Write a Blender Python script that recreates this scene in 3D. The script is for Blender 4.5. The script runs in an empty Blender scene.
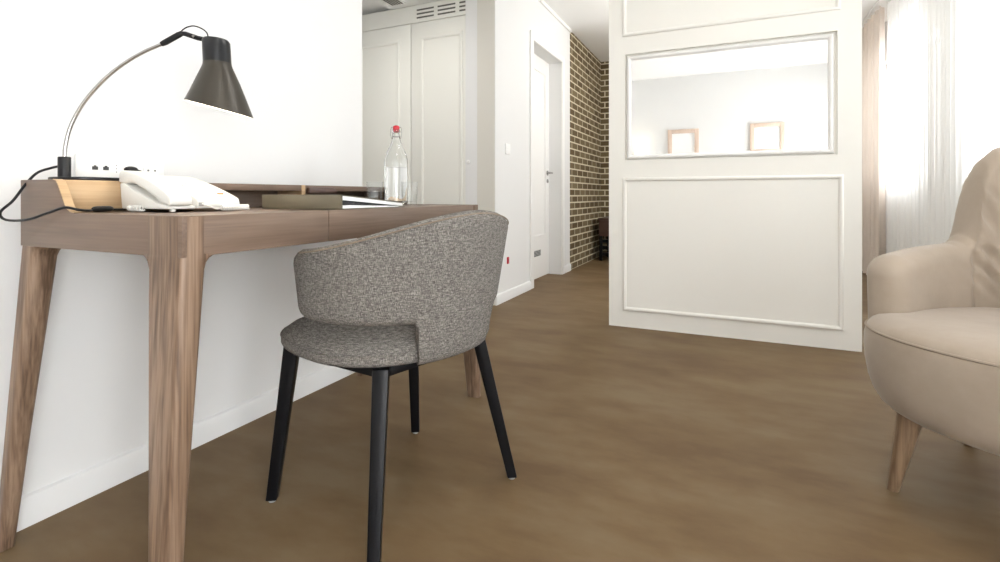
import bpy, bmesh, math, random
from mathutils import Vector, Matrix
random.seed(7)
S = bpy.context.scene
COL = S.collection
PI = math.pi

# ------------------------------------------------------------------ camera, world, light, exposure
HC = 0.8                                   # eye height; wall with the desk runs along +Y, room to the right is +X
cd = bpy.data.cameras.new('camera'); cam = bpy.data.objects.new('camera', cd); COL.objects.link(cam)
cam.location = (0, 0, HC)
cam.rotation_euler = (PI / 2, 0, math.radians(24.54))
cd.sensor_width = 36; cd.lens = 506 / 1000 * 36
cd.shift_y = -0.086; cd.clip_start = 0.02
S.camera = cam

W = bpy.data.worlds.new('sky'); S.world = W; W.use_nodes = True
W.node_tree.nodes['Background'].inputs[0].default_value = (0.93, 0.97, 1, 1)
W.node_tree.nodes['Background'].inputs[1].default_value = 1.9

vs = S.view_settings
S.display_settings.display_device = 'sRGB'
vs.view_transform = 'Standard'; vs.look = 'None'; vs.gamma = 1.0; vs.use_curve_mapping = False
vs.exposure = -0.12
S.cycles.use_denoising = True
S.cycles.max_bounces = 20; S.cycles.diffuse_bounces = 6; S.cycles.transmission_bounces = 20; S.cycles.glossy_bounces = 8; S.cycles.transparent_max_bounces = 12
S.cycles.sample_clamp_indirect = 6.0

def area(name, loc, rot, sx, sy, power, color=(1, 1, 1)):
    l = bpy.data.lights.new(name, 'AREA'); l.shape = 'RECTANGLE'; l.size = sx; l.size_y = sy
    l.energy = power; l.color = color
    o = bpy.data.objects.new(name, l); COL.objects.link(o); o.location = loc; o.rotation_euler = rot
    return o

WINDOWS = [(4.82, 6.42, 0.88, 60), (2.75, 3.98, 0.88, 60), (0.7, 2.2, 0.10, 42), (-1.6, -0.3, 0.10, 240)]   # Y range, sill height, light power; last two are unseen windows added for light
for a_, b_, z_, p_ in WINDOWS:                                   # daylight at the first two windows, added fill at the rest
    t_ = 2.2 if z_ > 0.5 else 1.35                               # added windows: lamp set low to reach under the desk
    area('window_daylight', (1.75, (a_ + b_) / 2, (z_ + t_) / 2), (0, PI / 2, 0), t_ - z_, b_ - a_, p_, (0.95, 0.975, 1))
def fill_disc(loc, r, power, color=(1, 0.975, 0.94)):
    l = bpy.data.lights.new('ceiling_lamp_light', 'AREA'); l.shape = 'DISK'; l.size = r * 2; l.energy = power; l.color = color
    o = bpy.data.objects.new('ceiling_lamp_light', l); COL.objects.link(o); o.location = loc
CEIL = 2.55
FILL_LAMPS = [(0.05, 0.35, CEIL, 3), (0.15, 1.75, CEIL, 10), (-2.15, 2.55, 2.29, 5)]  # unseen ceiling lamps added to brighten room and alcove
for x, y, z, p in FILL_LAMPS:
    fill_disc((x, y, z - 0.062), 0.17, p)
FILL_GLOBE = (-0.25, 4.7, 2.12)                                       # added unseen globe pendant that brightens the corridor

# ------------------------------------------------------------------ materials
def mat(name, color, rough=0.6, metal=0.0, spec=0.5, **kw):
    m = bpy.data.materials.new(name); m.use_nodes = True
    b = m.node_tree.nodes['Principled BSDF']
    b.inputs['Base Color'].default_value = (*color, 1); b.inputs['Roughness'].default_value = rough
    b.inputs['Metallic'].default_value = metal; b.inputs['Specular IOR Level'].default_value = spec
    for k, v in kw.items(): b.inputs[k.replace('_', ' ')].default_value = v
    return m
def N(m, t, **kw):
    n = m.node_tree.nodes.new(t)
    for k, v in kw.items(): setattr(n, k, v)
    return n
def L(m, a, b): m.node_tree.links.new(a, b)
def coords(m, scale=(1, 1, 1)):
    t = N(m, 'ShaderNodeTexCoord'); mp = N(m, 'ShaderNodeMapping'); mp.inputs['Scale'].default_value = scale
    L(m, t.outputs['Object'], mp.inputs['Vector']); return mp.outputs['Vector']
def noise(m, vec, scale, detail=3, rough=0.5):
    n = N(m, 'ShaderNodeTexNoise'); n.inputs['Scale'].default_value = scale; n.inputs['Detail'].default_value = detail
    n.inputs['Roughness'].default_value = rough; L(m, vec, n.inputs['Vector']); return n.outputs['Fac']
def ramp(m, fac, stops):
    r = N(m, 'ShaderNodeValToRGB'); e = r.color_ramp.elements
    while len(e) < len(stops): e.new(0.5)
    for el, (p, c) in zip(e, stops): el.position = p; el.color = (*c, 1)
    L(m, fac, r.inputs['Fac']); return r.outputs['Color']
def bump(m, h, strength, dist=0.002):
    b = N(m, 'ShaderNodeBump'); b.inputs['Strength'].default_value = strength; b.inputs['Distance'].default_value = dist
    L(m, h, b.inputs['Height']); L(m, b.outputs['Normal'], m.node_tree.nodes['Principled BSDF'].inputs['Normal'])
def basecol(m, c): L(m, c, m.node_tree.nodes['Principled BSDF'].inputs['Base Color'])

def paint(name, c, rough=0.55, s=60):
    m = mat(name, c, rough, spec=0.3)
    bump(m, noise(m, coords(m), s, 2), 0.05, 0.001); return m
M_WALL = paint('white_wall_paint', (0.765, 0.765, 0.76))
M_CREAM = paint('cream_lacquer', (0.865, 0.85, 0.80), 0.42)
M_WARD = paint('wardrobe_lacquer', (0.79, 0.785, 0.735), 0.42)
M_CEIL = paint('ceiling_paint', (0.89, 0.89, 0.88))
M_TRIM = paint('white_trim', (0.87, 0.865, 0.845), 0.4)
M_PIER = paint('beige_paint', (0.66, 0.64, 0.585), 0.6)  # darker and more beige than the walls

def wood(name, stops, axis, rough=0.42):
    sc = [40, 40, 40]; sc[axis] = 1.8
    m = mat(name, stops[1][1], rough, spec=0.35)
    v = coords(m, sc)
    n1 = noise(m, v, 1.0, 5, 0.6)
    v2 = coords(m, [c * 5 if i != axis else 6 for i, c in enumerate(sc)])
    n2 = noise(m, v2, 1.0, 2)
    mx = N(m, 'ShaderNodeMath', operation='MULTIPLY_ADD'); mx.inputs[1].default_value = 0.4; L(m, n2, mx.inputs[0])
    ad = N(m, 'ShaderNodeMath', operation='MULTIPLY'); ad.inputs[1].default_value = 0.62; L(m, n1, ad.inputs[0]); L(m, ad.outputs[0], mx.inputs[2])
    basecol(m, ramp(m, mx.outputs[0], stops)); bump(m, mx.outputs[0], 0.12, 0.001)
    return m
WALNUT = [(0.40, (0.085, 0.050, 0.030)), (0.51, (0.160, 0.102, 0.066)), (0.62, (0.24, 0.162, 0.110))]
WALTOP = [(0.33, (0.115, 0.076, 0.053)), (0.52, (0.153, 0.103, 0.073)), (0.72, (0.188, 0.130, 0.094))]
OAK_AND_LIT = [(0.3, (0.36, 0.235, 0.125)), (0.52, (0.47, 0.32, 0.18)), (0.72, (0.55, 0.39, 0.235))]
M_WY = wood('walnut_along_y', WALTOP, 1)
M_WX = wood('walnut_along_x', WALTOP, 0)
M_WZ = wood('walnut_upright', WALNUT, 2)
M_OAK_AND_LIT = wood('oak_along_y', OAK_AND_LIT, 1)  # real oak on the divider; elsewhere lamp light painted on desk wood
M_OAKF = wood('oak_leg', [(0.4, (0.12, 0.072, 0.04)), (0.52, (0.20, 0.13, 0.078)), (0.64, (0.27, 0.18, 0.11))], 2)
M_DARKWOOD = mat('dark_brown_wood', (0.075, 0.04, 0.03), 0.4)
M_PALEWOOD = wood('pale_frame_wood', [(0.3, (0.60, 0.46, 0.37)), (0.55, (0.66, 0.52, 0.43)), (0.75, (0.70, 0.56, 0.47))], 2)

def tweed():
    m = mat('grey_tweed', (0.2, 0.18, 0.16), 0.9, spec=0.1)
    a = noise(m, coords(m, (90, 90, 760)), 1.0, 1.5); b = noise(m, coords(m, (760, 760, 90)), 1.0, 1.5)
    c = noise(m, coords(m), 600, 1)
    ad = N(m, 'ShaderNodeMath', operation='ADD'); L(m, a, ad.inputs[0]); L(m, b, ad.inputs[1])
    a2 = N(m, 'ShaderNodeMath', operation='MULTIPLY_ADD'); a2.inputs[1].default_value = 0.5; L(m, c, a2.inputs[0]); L(m, ad.outputs[0], a2.inputs[2])
    h = N(m, 'ShaderNodeMath', operation='MULTIPLY'); h.inputs[1].default_value = 0.4; L(m, a2.outputs[0], h.inputs[0])
    basecol(m, ramp(m, h.outputs[0], [(0.38, (0.062, 0.055, 0.050)), (0.5, (0.142, 0.131, 0.119)), (0.62, (0.30, 0.28, 0.255))]))
    bump(m, h.outputs[0], 0.5, 0.0015); return m
M_TWEED = tweed()
def velvet():
    m = mat('beige_velvet', (0.5, 0.42, 0.335), 0.85, spec=0.15, Sheen_Weight=0.25, Sheen_Roughness=0.4)
    f = noise(m, coords(m), 9, 4, 0.6)
    basecol(m, ramp(m, f, [(0.3, (0.35, 0.288, 0.228)), (0.7, (0.395, 0.328, 0.264))]))
    bump(m, noise(m, coords(m), 26, 3), 0.12, 0.006); return m
M_VELVET = velvet()
M_WELT = mat('beige_piping', (0.30, 0.243, 0.19), 0.8)
M_BLACK = mat('black_lacquered_wood', (0.004, 0.004, 0.005), 0.36, spec=0.18)
M_BLACKP = mat('black_plastic', (0.007, 0.007, 0.008), 0.4, spec=0.3)
M_SHADE = mat('dark_grey_shade_lacquer', (0.040, 0.034, 0.025), 0.38, 0.3)
M_SHADECAP = mat('black_shade_cap', (0.009, 0.0095, 0.011), 0.3, 0.3)
M_SHADEIN = mat('white_shade_lining', (0.9, 0.88, 0.82), 0.5)
M_STEEL = mat('brushed_steel', (0.40, 0.39, 0.38), 0.22, 1.0)
M_GREYG = mat('grey_glide', (0.35, 0.35, 0.34), 0.5)
M_PHONE = mat('white_phone_plastic', (0.76, 0.75, 0.71), 0.38)
M_KEY = mat('pale_key_plastic', (0.72, 0.71, 0.66), 0.4)
M_WPLAST = mat('white_plastic', (0.88, 0.88, 0.87), 0.35)
M_SLOT = mat('dark_slot', (0.04, 0.04, 0.04), 0.6)
M_VENTDARK = mat('vent_shadow', (0.12, 0.115, 0.10), 0.7)
M_ORANGE = mat('orange_mark', (0.75, 0.2, 0.04), 0.5)
M_RED = mat('red_plastic', (0.50, 0.012, 0.025), 0.4)
M_BINDER = mat('olive_brown_card', (0.115, 0.098, 0.066), 0.55)
M_BINDGAP = mat('black_card', (0.02, 0.02, 0.022), 0.6)
M_PAPER = mat('white_paper', (0.88, 0.88, 0.87), 0.7)
M_MIRROR = mat('mirror_silver', (0.95, 0.95, 0.94), 0.0, 1.0)
M_DRAPE = mat('beige_drape_cloth', (0.70, 0.62, 0.55), 0.85, spec=0.1)
def glass(name, rough=0.0, ior=1.45, tint=(1, 1, 1)):
    m = bpy.data.materials.new(name); m.use_nodes = True; nt = m.node_tree; nt.nodes.remove(nt.nodes['Principled BSDF'])
    out = nt.nodes['Material Output']
    tr = N(m, 'ShaderNodeBsdfTransparent'); tr.inputs[0].default_value = (*tint, 1)
    gl = N(m, 'ShaderNodeBsdfGlossy'); gl.inputs['Roughness'].default_value = 0.03
    lw = N(m, 'ShaderNodeLayerWeight'); lw.inputs[0].default_value = 0.5; pw = N(m, 'ShaderNodeMath', operation='POWER'); pw.inputs[1].default_value = 3.0; L(m, lw.outputs['Facing'], pw.inputs[0])
    fr = N(m, 'ShaderNodeMath', operation='MULTIPLY_ADD'); fr.inputs[1].default_value = 0.55; fr.inputs[2].default_value = ((ior - 1) / (ior + 1)) ** 2; L(m, pw.outputs[0], fr.inputs[0])
    mx = N(m, 'ShaderNodeMixShader'); L(m, fr.outputs[0], mx.inputs[0]); L(m, tr.outputs[0], mx.inputs[1]); L(m, gl.outputs[0], mx.inputs[2])
    L(m, mx.outputs[0], out.inputs[0]); return m
_t = N(M_DRAPE, 'ShaderNodeBsdfTranslucent'); _t.inputs[0].default_value = (0.74, 0.66, 0.59, 1)
_x = N(M_DRAPE, 'ShaderNodeMixShader'); _x.inputs[0].default_value = 0.12
L(M_DRAPE, M_DRAPE.node_tree.nodes['Principled BSDF'].outputs[0], _x.inputs[1]); L(M_DRAPE, _t.outputs[0], _x.inputs[2])
L(M_DRAPE, _x.outputs[0], M_DRAPE.node_tree.nodes['Material Output'].inputs[0])
M_PANE = glass('window_glass')
def refr(name, ior, c):
    m = mat(name, c, 0.0, spec=0.5); b = m.node_tree.nodes['Principled BSDF']
    b.inputs['Transmission Weight'].default_value = 1.0; b.inputs['IOR'].default_value = ior; return m
M_GLASS = refr('clear_glass', 1.45, (0.99, 1.0, 1.0))
M_THIN = glass('thin_clear_glass', ior=1.5, tint=(0.985, 0.99, 0.99))
M_WATER = refr('water', 1.33, (1, 1, 1))
def sheer():
    m = bpy.data.materials.new('sheer_voile'); m.use_nodes = True; nt = m.node_tree; nt.nodes.remove(nt.nodes['Principled BSDF'])
    tr = N(m, 'ShaderNodeBsdfTransparent'); tl = N(m, 'ShaderNodeBsdfTranslucent'); df = N(m, 'ShaderNodeBsdfDiffuse')
    tl.inputs[0].default_value = (0.96, 0.96, 0.95, 1); df.inputs[0].default_value = (0.96, 0.96, 0.95, 1)
    a = N(m, 'ShaderNodeMixShader'); a.inputs[0].default_value = 0.5; L(m, tl.outputs[0], a.inputs[1]); L(m, df.outputs[0], a.inputs[2])
    b = N(m, 'ShaderNodeMixShader'); b.inputs[0].default_value = 0.72; L(m, tr.outputs[0], b.inputs[1]); L(m, a.outputs[0], b.inputs[2])
    L(m, b.outputs[0], nt.nodes['Material Output'].inputs[0]); return m
M_SHEER = sheer()
def emit(name, c, s):
    m = bpy.data.materials.new(name); m.use_nodes = True; b = m.node_tree.nodes['Principled BSDF']
    b.inputs['Base Color'].default_value = (*c, 1); b.inputs['Emission Color'].default_value = (*c, 1); b.inputs['Emission Strength'].default_value = s
    return m
M_BULB = emit('glowing_bulb', (1, 0.9, 0.72), 30)
M_DIFF = emit('lamp_diffuser', (1, 0.96, 0.9), 6)
M_GLOBE = emit('glowing_globe_glass', (1, 0.97, 0.92), 70)
M_SCONCE = emit('glowing_lamp_shade', (1, 0.93, 0.80), 1.6)
def floor_mat():
    m = mat('taupe_floor', (0.17, 0.12, 0.08), 0.55, spec=0.2)
    v = coords(m); v1 = coords(m, (0.7, 1.5, 1))
    n = noise(m, v1, 2.2, 5, 0.55); n2 = noise(m, v1, 7, 4, 0.6)
    a = N(m, 'ShaderNodeMath', operation='MULTIPLY_ADD'); a.inputs[1].default_value = 0.35; L(m, n2, a.inputs[0])
    s = N(m, 'ShaderNodeMath', operation='MULTIPLY'); s.inputs[1].default_value = 0.65; L(m, n, s.inputs[0]); L(m, s.outputs[0], a.inputs[2])
    basecol(m, ramp(m, a.outputs[0], [(0.38, (0.118, 0.072, 0.034)), (0.5, (0.148, 0.096, 0.047)), (0.62, (0.172, 0.121, 0.067))]))
    bump(m, noise(m, v, 240, 3), 0.1, 0.001)
    return m
M_FLOOR = floor_mat()
def brick_mat(name, swap):
    m = mat(name, (0.1, 0.08, 0.05), 0.8, spec=0.15)
    t = N(m, 'ShaderNodeTexCoord'); sp = N(m, 'ShaderNodeSeparateXYZ'); cb = N(m, 'ShaderNodeCombineXYZ')
    L(m, t.outputs['Object'], sp.inputs[0]); L(m, sp.outputs[swap], cb.inputs[0]); L(m, sp.outputs[2], cb.inputs[1])
    b = N(m, 'ShaderNodeTexBrick'); L(m, cb.outputs[0], b.inputs['Vector'])
    b.inputs['Scale'].default_value = 1.0; b.inputs['Brick Width'].default_value = 0.215; b.inputs['Row Height'].default_value = 0.072
    b.inputs['Mortar Size'].default_value = 0.008; b.inputs['Mortar Smooth'].default_value = 0.2
    b.inputs['Color1'].default_value = (0.115, 0.082, 0.043, 1); b.inputs['Color2'].default_value = (0.20, 0.155, 0.088, 1)
    b.inputs['Mortar'].default_value = (0.62, 0.56, 0.42, 1); b.inputs['Bias'].default_value = -0.2
    basecol(m, b.outputs['Color'])
    iv = N(m, 'ShaderNodeMath', operation='SUBTRACT'); iv.inputs[0].default_value = 1; L(m, b.outputs['Fac'], iv.inputs[1])
    bump(m, iv.outputs[0], 0.6, 0.006); return m
M_BRICKY = brick_mat('brown_brick_side', 1)
M_BRICKX = brick_mat('brown_brick_end', 0)

# ------------------------------------------------------------------ mesh helpers
class MB:
    def __init__(self): self.bm = bmesh.new()
    def merge(self, b2):
        me = bpy.data.meshes.new('tmp'); b2.to_mesh(me); b2.free(); self.bm.from_mesh(me); bpy.data.meshes.remove(me)
    def box(self, x0, x1, y0, y1, z0, z1, bevel=0.0, seg=2, rot=None):
        b = bmesh.new(); bmesh.ops.create_cube(b, size=1)
        for v in b.verts: v.co = Vector(((x0 + x1) / 2 + v.co.x * (x1 - x0), (y0 + y1) / 2 + v.co.y * (y1 - y0), (z0 + z1) / 2 + v.co.z * (z1 - z0)))
        if bevel: bmesh.ops.bevel(b, geom=b.edges[:], offset=bevel, segments=seg, profile=0.5, affect='EDGES')
        if rot: bmesh.ops.transform(b, matrix=rot, verts=b.verts[:])
        self.merge(b); return self
    def loft(self, loops, closed=True, cap0=True, cap1=True, ring=False):
        b = bmesh.new(); V = [[b.verts.new(p) for p in lp] for lp in loops]; n = len(loops[0])
        pairs = list(zip(V[:-1], V[1:])) + ([(V[-1], V[0])] if ring else [])
        for A, B in pairs:
            for i in range(n if closed else n - 1):
                j = (i + 1) % n
                try: b.faces.new((A[i], A[j], B[j], B[i]))
                except ValueError: pass
        if cap0 and not ring: b.faces.new(V[0][::-1])
        if cap1 and not ring: b.faces.new(V[-1])
        bmesh.ops.remove_doubles(b, verts=b.verts[:], dist=1e-6)
        bmesh.ops.recalc_face_normals(b, faces=b.faces[:]); self.merge(b); return self
    def tube(self, pts, r, n=10, cap=True):
        pts = [Vector(p) for p in pts]; rs = r if isinstance(r, (list, tuple)) else [r] * len(pts)
        loops = []; up = None
        for i, p in enumerate(pts):
            t = (pts[min(i + 1, len(pts) - 1)] - pts[max(i - 1, 0)]).normalized()
            if up is None: up = Vector((0, 0, 1)) if abs(t.z) < 0.9 else Vector((1, 0, 0))
            s = t.cross(up).normalized(); up = s.cross(t).normalized()
            loops.append([p + (s * math.cos(2 * PI * k / n) + up * math.sin(2 * PI * k / n)) * rs[i] for k in range(n)])
        return self.loft(loops, cap0=cap, cap1=cap)
    def lathe(self, prof, c=(0, 0, 0), n=32, axis=None, cap0=False, cap1=False):
        loops = [[Vector((r * math.cos(2 * PI * k / n), r * math.sin(2 * PI * k / n), z)) for k in range(n)] for r, z in prof]
        R = axis if axis else Matrix.Identity(3)
        loops = [[R @ p + Vector(c) for p in lp] for lp in loops]
        return self.loft(loops, cap0=cap0, cap1=cap1)
    def prism(self, poly, axis, a, b_, bevel=0.0):
        def P(u, v, w): return {0: Vector((w, u, v)), 1: Vector((u, w, v)), 2: Vector((u, v, w))}[axis]
        b = bmesh.new(); A = [b.verts.new(P(u, v, a)) for u, v in poly]; B = [b.verts.new(P(u, v, b_)) for u, v in poly]
        n = len(poly); b.faces.new(A); b.faces.new(B[::-1])
        for i in range(n): b.faces.new((A[i], B[i], B[(i + 1) % n], A[(i + 1) % n]))
        bmesh.ops.recalc_face_normals(b, faces=b.faces[:])
        if bevel: bmesh.ops.bevel(b, geom=[e for e in b.edges if e.calc_face_angle(0) > 0.6], offset=bevel, segments=2, profile=0.5, affect='EDGES')
        self.merge(b); return self
    def build(self, name, m, parent=None, off=None, smooth=35):
        if off is not None: bmesh.ops.translate(self.bm, verts=self.bm.verts[:], vec=-Vector(off))
        me = bpy.data.meshes.new(name); self.bm.to_mesh(me); self.bm.free(); me.materials.append(m)
        if smooth is not None:
            me.polygons.foreach_set('use_smooth', [True] * len(me.polygons))
            me.set_sharp_from_angle(angle=math.radians(smooth))
        o = bpy.data.objects.new(name, me); COL.objects.link(o)
        if parent: o.parent = parent
        return o
def thing(name, label, cat, loc=(0, 0, 0), rz=0, group=None):
    o = bpy.data.objects.new(name, None); COL.objects.link(o); o.empty_display_size = 0.05
    o.location = loc; o.rotation_euler = (0, 0, rz); o['label'] = label; o['category'] = cat
    if group: o['group'] = group
    return o
def tag(o, label, cat, group=None):
    o['label'] = label; o['category'] = cat
    if group: o['group'] = group
    return o
def struct(o): o['kind'] = 'structure'; return o
def box(*a, **k): return MB().box(*a, **k)
def catmull(P, n=8):
    P = [Vector(p) for p in P]; out = []
    for i in range(len(P) - 1):
        p0, p1, p2, p3 = P[max(i - 1, 0)], P[i], P[i + 1], P[min(i + 2, len(P) - 1)]
        for k in range(n):
            t = k / n
            out.append(0.5 * ((2 * p1) + (p2 - p0) * t + (2 * p0 - 5 * p1 + 4 * p2 - p3) * t * t + (3 * p1 - p0 - 3 * p2 + p3) * t ** 3))
    out.append(P[-1]); return out
def copy_tree(o, parent=None):
    c = o.copy(); COL.objects.link(c); c.parent = parent
    for ch in list(o.children): copy_tree(ch, c)
    return c

# ------------------------------------------------------------------ room shell
XW, XR, YB, YE = -1.555, 1.42, -1.65, 6.61
struct(box(-3.2, 1.6, -1.8, 6.8, -0.1, 0).build('floor', M_FLOOR))
struct(box(-3.2, 1.6, -1.8, 6.8, CEIL, CEIL + 0.1).build('ceiling', M_CEIL))
struct(box(XW - 0.12, XW, YB - 0.12, 1.867, 0, CEIL).build('wall_left', M_WALL))
struct(box(-3.12, XR + 0.15, YB - 0.12, YB, 0, CEIL).build('wall_back', M_WALL))
struct(box(-3.12, -3.0, YB, YE, 0, CEIL).build('wall_alcove', M_WALL))
struct(box(-3.0, XW - 0.12, 1.747, 1.867, 0, CEIL).build('wall_alcove_near', M_WALL))
# lowered alcove ceiling, stepping up further in
struct(MB().box(-2.5, XW - 0.002, 1.867, 3.318, 2.29, 2.36).box(-3.0, -2.5, 1.867, 4.0, 2.33, 2.36).box(-2.5, -1.71, 3.318, 4.0, 2.29, 2.36).box(XW - 0.06, XW, 1.867, 3.318, 2.292, CEIL).build('ceiling_alcove', M_CEIL))
struct(box(-3.0, -1.70, 3.95, 4.05, 0, CEIL).build('wall_behind_wardrobe', M_WALL))
struct(box(-1.70, XW - 0.004, 3.319, 3.36, 0, CEIL).build('wall_pier', M_PIER))
# corridor wall with the door opening
DY0, DY1, DZ = 4.08, 4.884, 2.13
struct(MB().box(-1.80, XW, 3.323, DY0, 0, CEIL).box(-1.80, XW, DY1, 5.19, 0, CEIL).box(-1.80, XW, DY0, DY1, DZ, CEIL).build('wall_corridor', M_WALL))
struct(box(-1.80, XW, 5.19, YE, 0, CEIL).build('wall_brick_side', M_BRICKY))
struct(box(-1.80, -0.3, YE, YE + 0.12, 0, CEIL).build('wall_brick_end', M_BRICKX))
struct(box(-0.3, XR + 0.15, YE, YE + 0.12, 0, CEIL).build('wall_far', M_WALL))
# window wall
WZ1 = 2.15
mb = MB(); ys = sorted(WINDOWS)
mb.box(XR, XR + 0.15, YB, YE, WZ1, CEIL)
prev = YB
for a_, b_, z_, p_ in ys: mb.box(XR, XR + 0.15, prev, a_, 0, WZ1).box(XR, XR + 0.15, a_, b_, 0, z_); prev = b_
mb.box(XR, XR + 0.15, prev, YE, 0, WZ1)
struct(mb.build('wall_right', M_WALL))
for i, (a_, b_, WZ0, p_) in enumerate(WINDOWS):  # last two windows are unseen, added to let in light
    mb = MB(); x0, x1 = XR + 0.05, XR + 0.11; t = 0.06; m_ = (a_ + b_) / 2
    mb.box(x0, x1, a_, a_ + t, WZ0, WZ1, 0.004).box(x0, x1, b_ - t, b_, WZ0, WZ1, 0.004).box(x0, x1, m_ - t / 2, m_ + t / 2, WZ0, WZ1, 0.004)
    mb.box(x0, x1, a_, b_, WZ0, WZ0 + t, 0.004).box(x0, x1, a_, b_, WZ1 - t, WZ1, 0.004)
    w = struct(mb.build('window_%d' % (i + 1), M_TRIM))
    MB().box(XR + 0.077, XR + 0.083, a_ + t, m_ - t / 2, WZ0 + t, WZ1 - t).box(XR + 0.077, XR + 0.083, m_ + t / 2, b_ - t, WZ0 + t, WZ1 - t).build('pane', M_PANE, w)
    MB().box(XR - 0.03, XR + 0.05, a_ - 0.04, b_ + 0.04, WZ0 - 0.03, WZ0, 0.004).build('window_sill', M_TRIM, w)
# partition with mirror niche
PX0, PX1, PY, PT = -0.683, 0.607, 3.11, 0.14
OX0, OX1, OZ0, OZ1 = -0.585, 0.502, 1.010, 1.652
struct(MB().box(PX0, OX0, PY, PY + PT, 0, CEIL).box(OX1, PX1, PY, PY + PT, 0, CEIL).box(OX0, OX1, PY, PY + PT, 0, OZ0)
       .box(OX0, OX1, PY, PY + PT, OZ1, CEIL).box(OX0, OX1, PY + 0.022, PY + PT, OZ0, OZ1).build('wall_partition', M_CREAM))
def moulding(name, x0, x1, z0, z1, y, w=0.022, d=0.012, sgn=-1, m=M_CREAM):
    """rectangular picture-frame moulding on a wall that faces -Y: one closed loop with a rounded section"""
    sec = [(0, 0), (0, 0.5), (0.15, 0.85), (0.35, 1.0), (0.6, 0.95), (0.85, 0.55), (1, 0.3), (1, 0)]
    loops = []
    for cx, cz, sx, sz in ((x0, z0, 1, 1), (x1, z0, -1, 1), (x1, z1, -1, -1), (x0, z1, 1, -1)):
        loops.append([Vector((cx + sx * u * w, y + sgn * v * d, cz + sz * u * w)) for u, v in sec])
    return MB().loft(loops, ring=True), m
mb, m = moulding('t', -0.598, 0.528, 0.100, 0.905, PY); struct(mb.build('trim_1', m))
mb, m = moulding('t', -0.60, 0.515, 1.760, 2.42, PY); struct(mb.build('trim_2', m))
# baseboards
def baseboard(name, x, y0, y1):
    prof = [(x, 0), (x + 0.014, 0), (x + 0.014, 0.06), (x + 0.009, 0.07), (x, 0.074)]
    struct(MB().prism(prof, 1, y0, y1).build(name, M_WALL))
baseboard('baseboard_left', XW, YB, 1.867)
baseboard('baseboard_corridor_near', XW, 3.319, DY0 - 0.07)
baseboard('baseboard_corridor_far', XW, DY1 + 0.07, 5.19)
struct(box(XR - 0.014, XR, YB, YE, 0, 0.074).build('baseboard_right', M_TRIM))
struct(box(-1.545, XR - 0.02, YB, YB + 0.014, 0, 0.074).build('baseboard_back', M_TRIM))
# cornice line along the corridor wall
struct(box(XW, XW + 0.02, 3.319, 5.19, CEIL - 0.03, CEIL).build('trim_3', M_TRIM))
# architrave of the corridor door
a = 0.07
struct(MB().box(XW, XW + 0.016, DY0 - a, DY0, 0, DZ + a, 0.004).box(XW, XW + 0.016, DY1, DY1 + a, 0, DZ + a, 0.004)
       .box(XW, XW + 0.016, DY0, DY1, DZ, DZ + a, 0.004).build('trim_4', M_TRIM))
dr = struct(box(-1.725, -1.68, DY0, DY1, 0.006, DZ, 0.002).build('door_1', M_TRIM))
dx = -1.68
def door_mould(z0, z1, y0, y1, w=0.02, d=0.008):
    mb = MB()
    mb.box(dx, dx + d, y0, y1, z0, z0 + w, 0.003).box(dx, dx + d, y0, y1, z1 - w, z1, 0.003).box(dx, dx + d, y0, y0 + w, z0, z1, 0.003).box(dx, dx + d, y1 - w, y1, z0, z1, 0.003)
    return mb
door_mould(0.40, 2.0, DY0 + 0.12, DY1 - 0.12).build('door_panel', M_TRIM, dr)
h = MB().tube([(dx, DY1 - 0.06, 1.02), (dx + 0.05, DY1 - 0.06, 1.02)], 0.009)
h.tube([(dx + 0.05, DY1 - 0.055, 1.02), (dx + 0.052, DY1 - 0.12, 1.02), (dx + 0.05, DY1 - 0.18, 1.018)], 0.009).tube([(dx, DY1 - 0.06, 1.02), (dx + 0.006, DY1 - 0.06, 1.02)], 0.025, 16)
h.build('door_handle', M_STEEL, dr)
MB().tube([(dx, DY1 - 0.06, 0.94), (dx + 0.008, DY1 - 0.06, 0.94)], 0.02, 16).build('keyhole_plate', M_STEEL, dr)
mb = MB().box(dx, dx + 0.006, 4.33, 4.62, 0.215, 0.275, 0.002)
dv = mb.build('door_vent', mat('pale_grey_metal', (0.5, 0.5, 0.48), 0.5), dr)
mb = MB()
for k in range(4): mb.box(dx + 0.006, dx + 0.008, 4.345, 4.605, 0.222 + k * 0.013, 0.229 + k * 0.013)
mb.build('vent_slot', M_SLOT, dv)

# ------------------------------------------------------------------ wardrobe in the alcove
wd = thing('wardrobe', 'built-in off-white two-door wardrobe under the slotted bulkhead in the alcove', 'wardrobe', (-2.29, 3.5, 0))
WY = 3.33
MB().box(-2.90, -1.702, WY + 0.02, 3.93, 0.002, 2.145).box(-2.90, -1.702, WY, 3.6, 2.150, 2.286, 0.002).box(-1.722, -1.702, WY - 0.004, 3.6, 0.002, 2.15, 0.002).build('body', M_WARD, wd, wd.location)
for i, (x0, x1) in enumerate(((-2.883, -2.294), (-2.288, -1.725))):
    d = MB().box(x0, x1, WY, WY + 0.02, 0.03, 2.145, 0.003).build('door', M_WARD, wd, wd.location)
    mb, m = moulding('p', x0 + 0.09, x1 - 0.10, 0.16, 2.03, WY, 0.028, 0.014, m=M_WARD); mb.build('door_panel', M_WARD, d, wd.location)
    kx = x1 - 0.045
    MB().lathe([(0.001, 0), (0.006, 0), (0.006, 0.012), (0.013, 0.016), (0.015, 0.022), (0.012, 0.028), (0.001, 0.03)], (kx, WY, 1.045), 16, Matrix.Rotation(PI / 2, 3, 'X')).build('knob', M_TRIM, d, wd.location)
for gx in (-2.235, -2.045, -1.855):
    mb = MB()
    for k in range(3): mb.box(gx, gx + 0.155, WY - 0.002, WY + 0.002, 2.178 + k * 0.03, 2.190 + k * 0.03)
    mb.build('vent_slot', M_VENTDARK, wd, wd.location)

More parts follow.
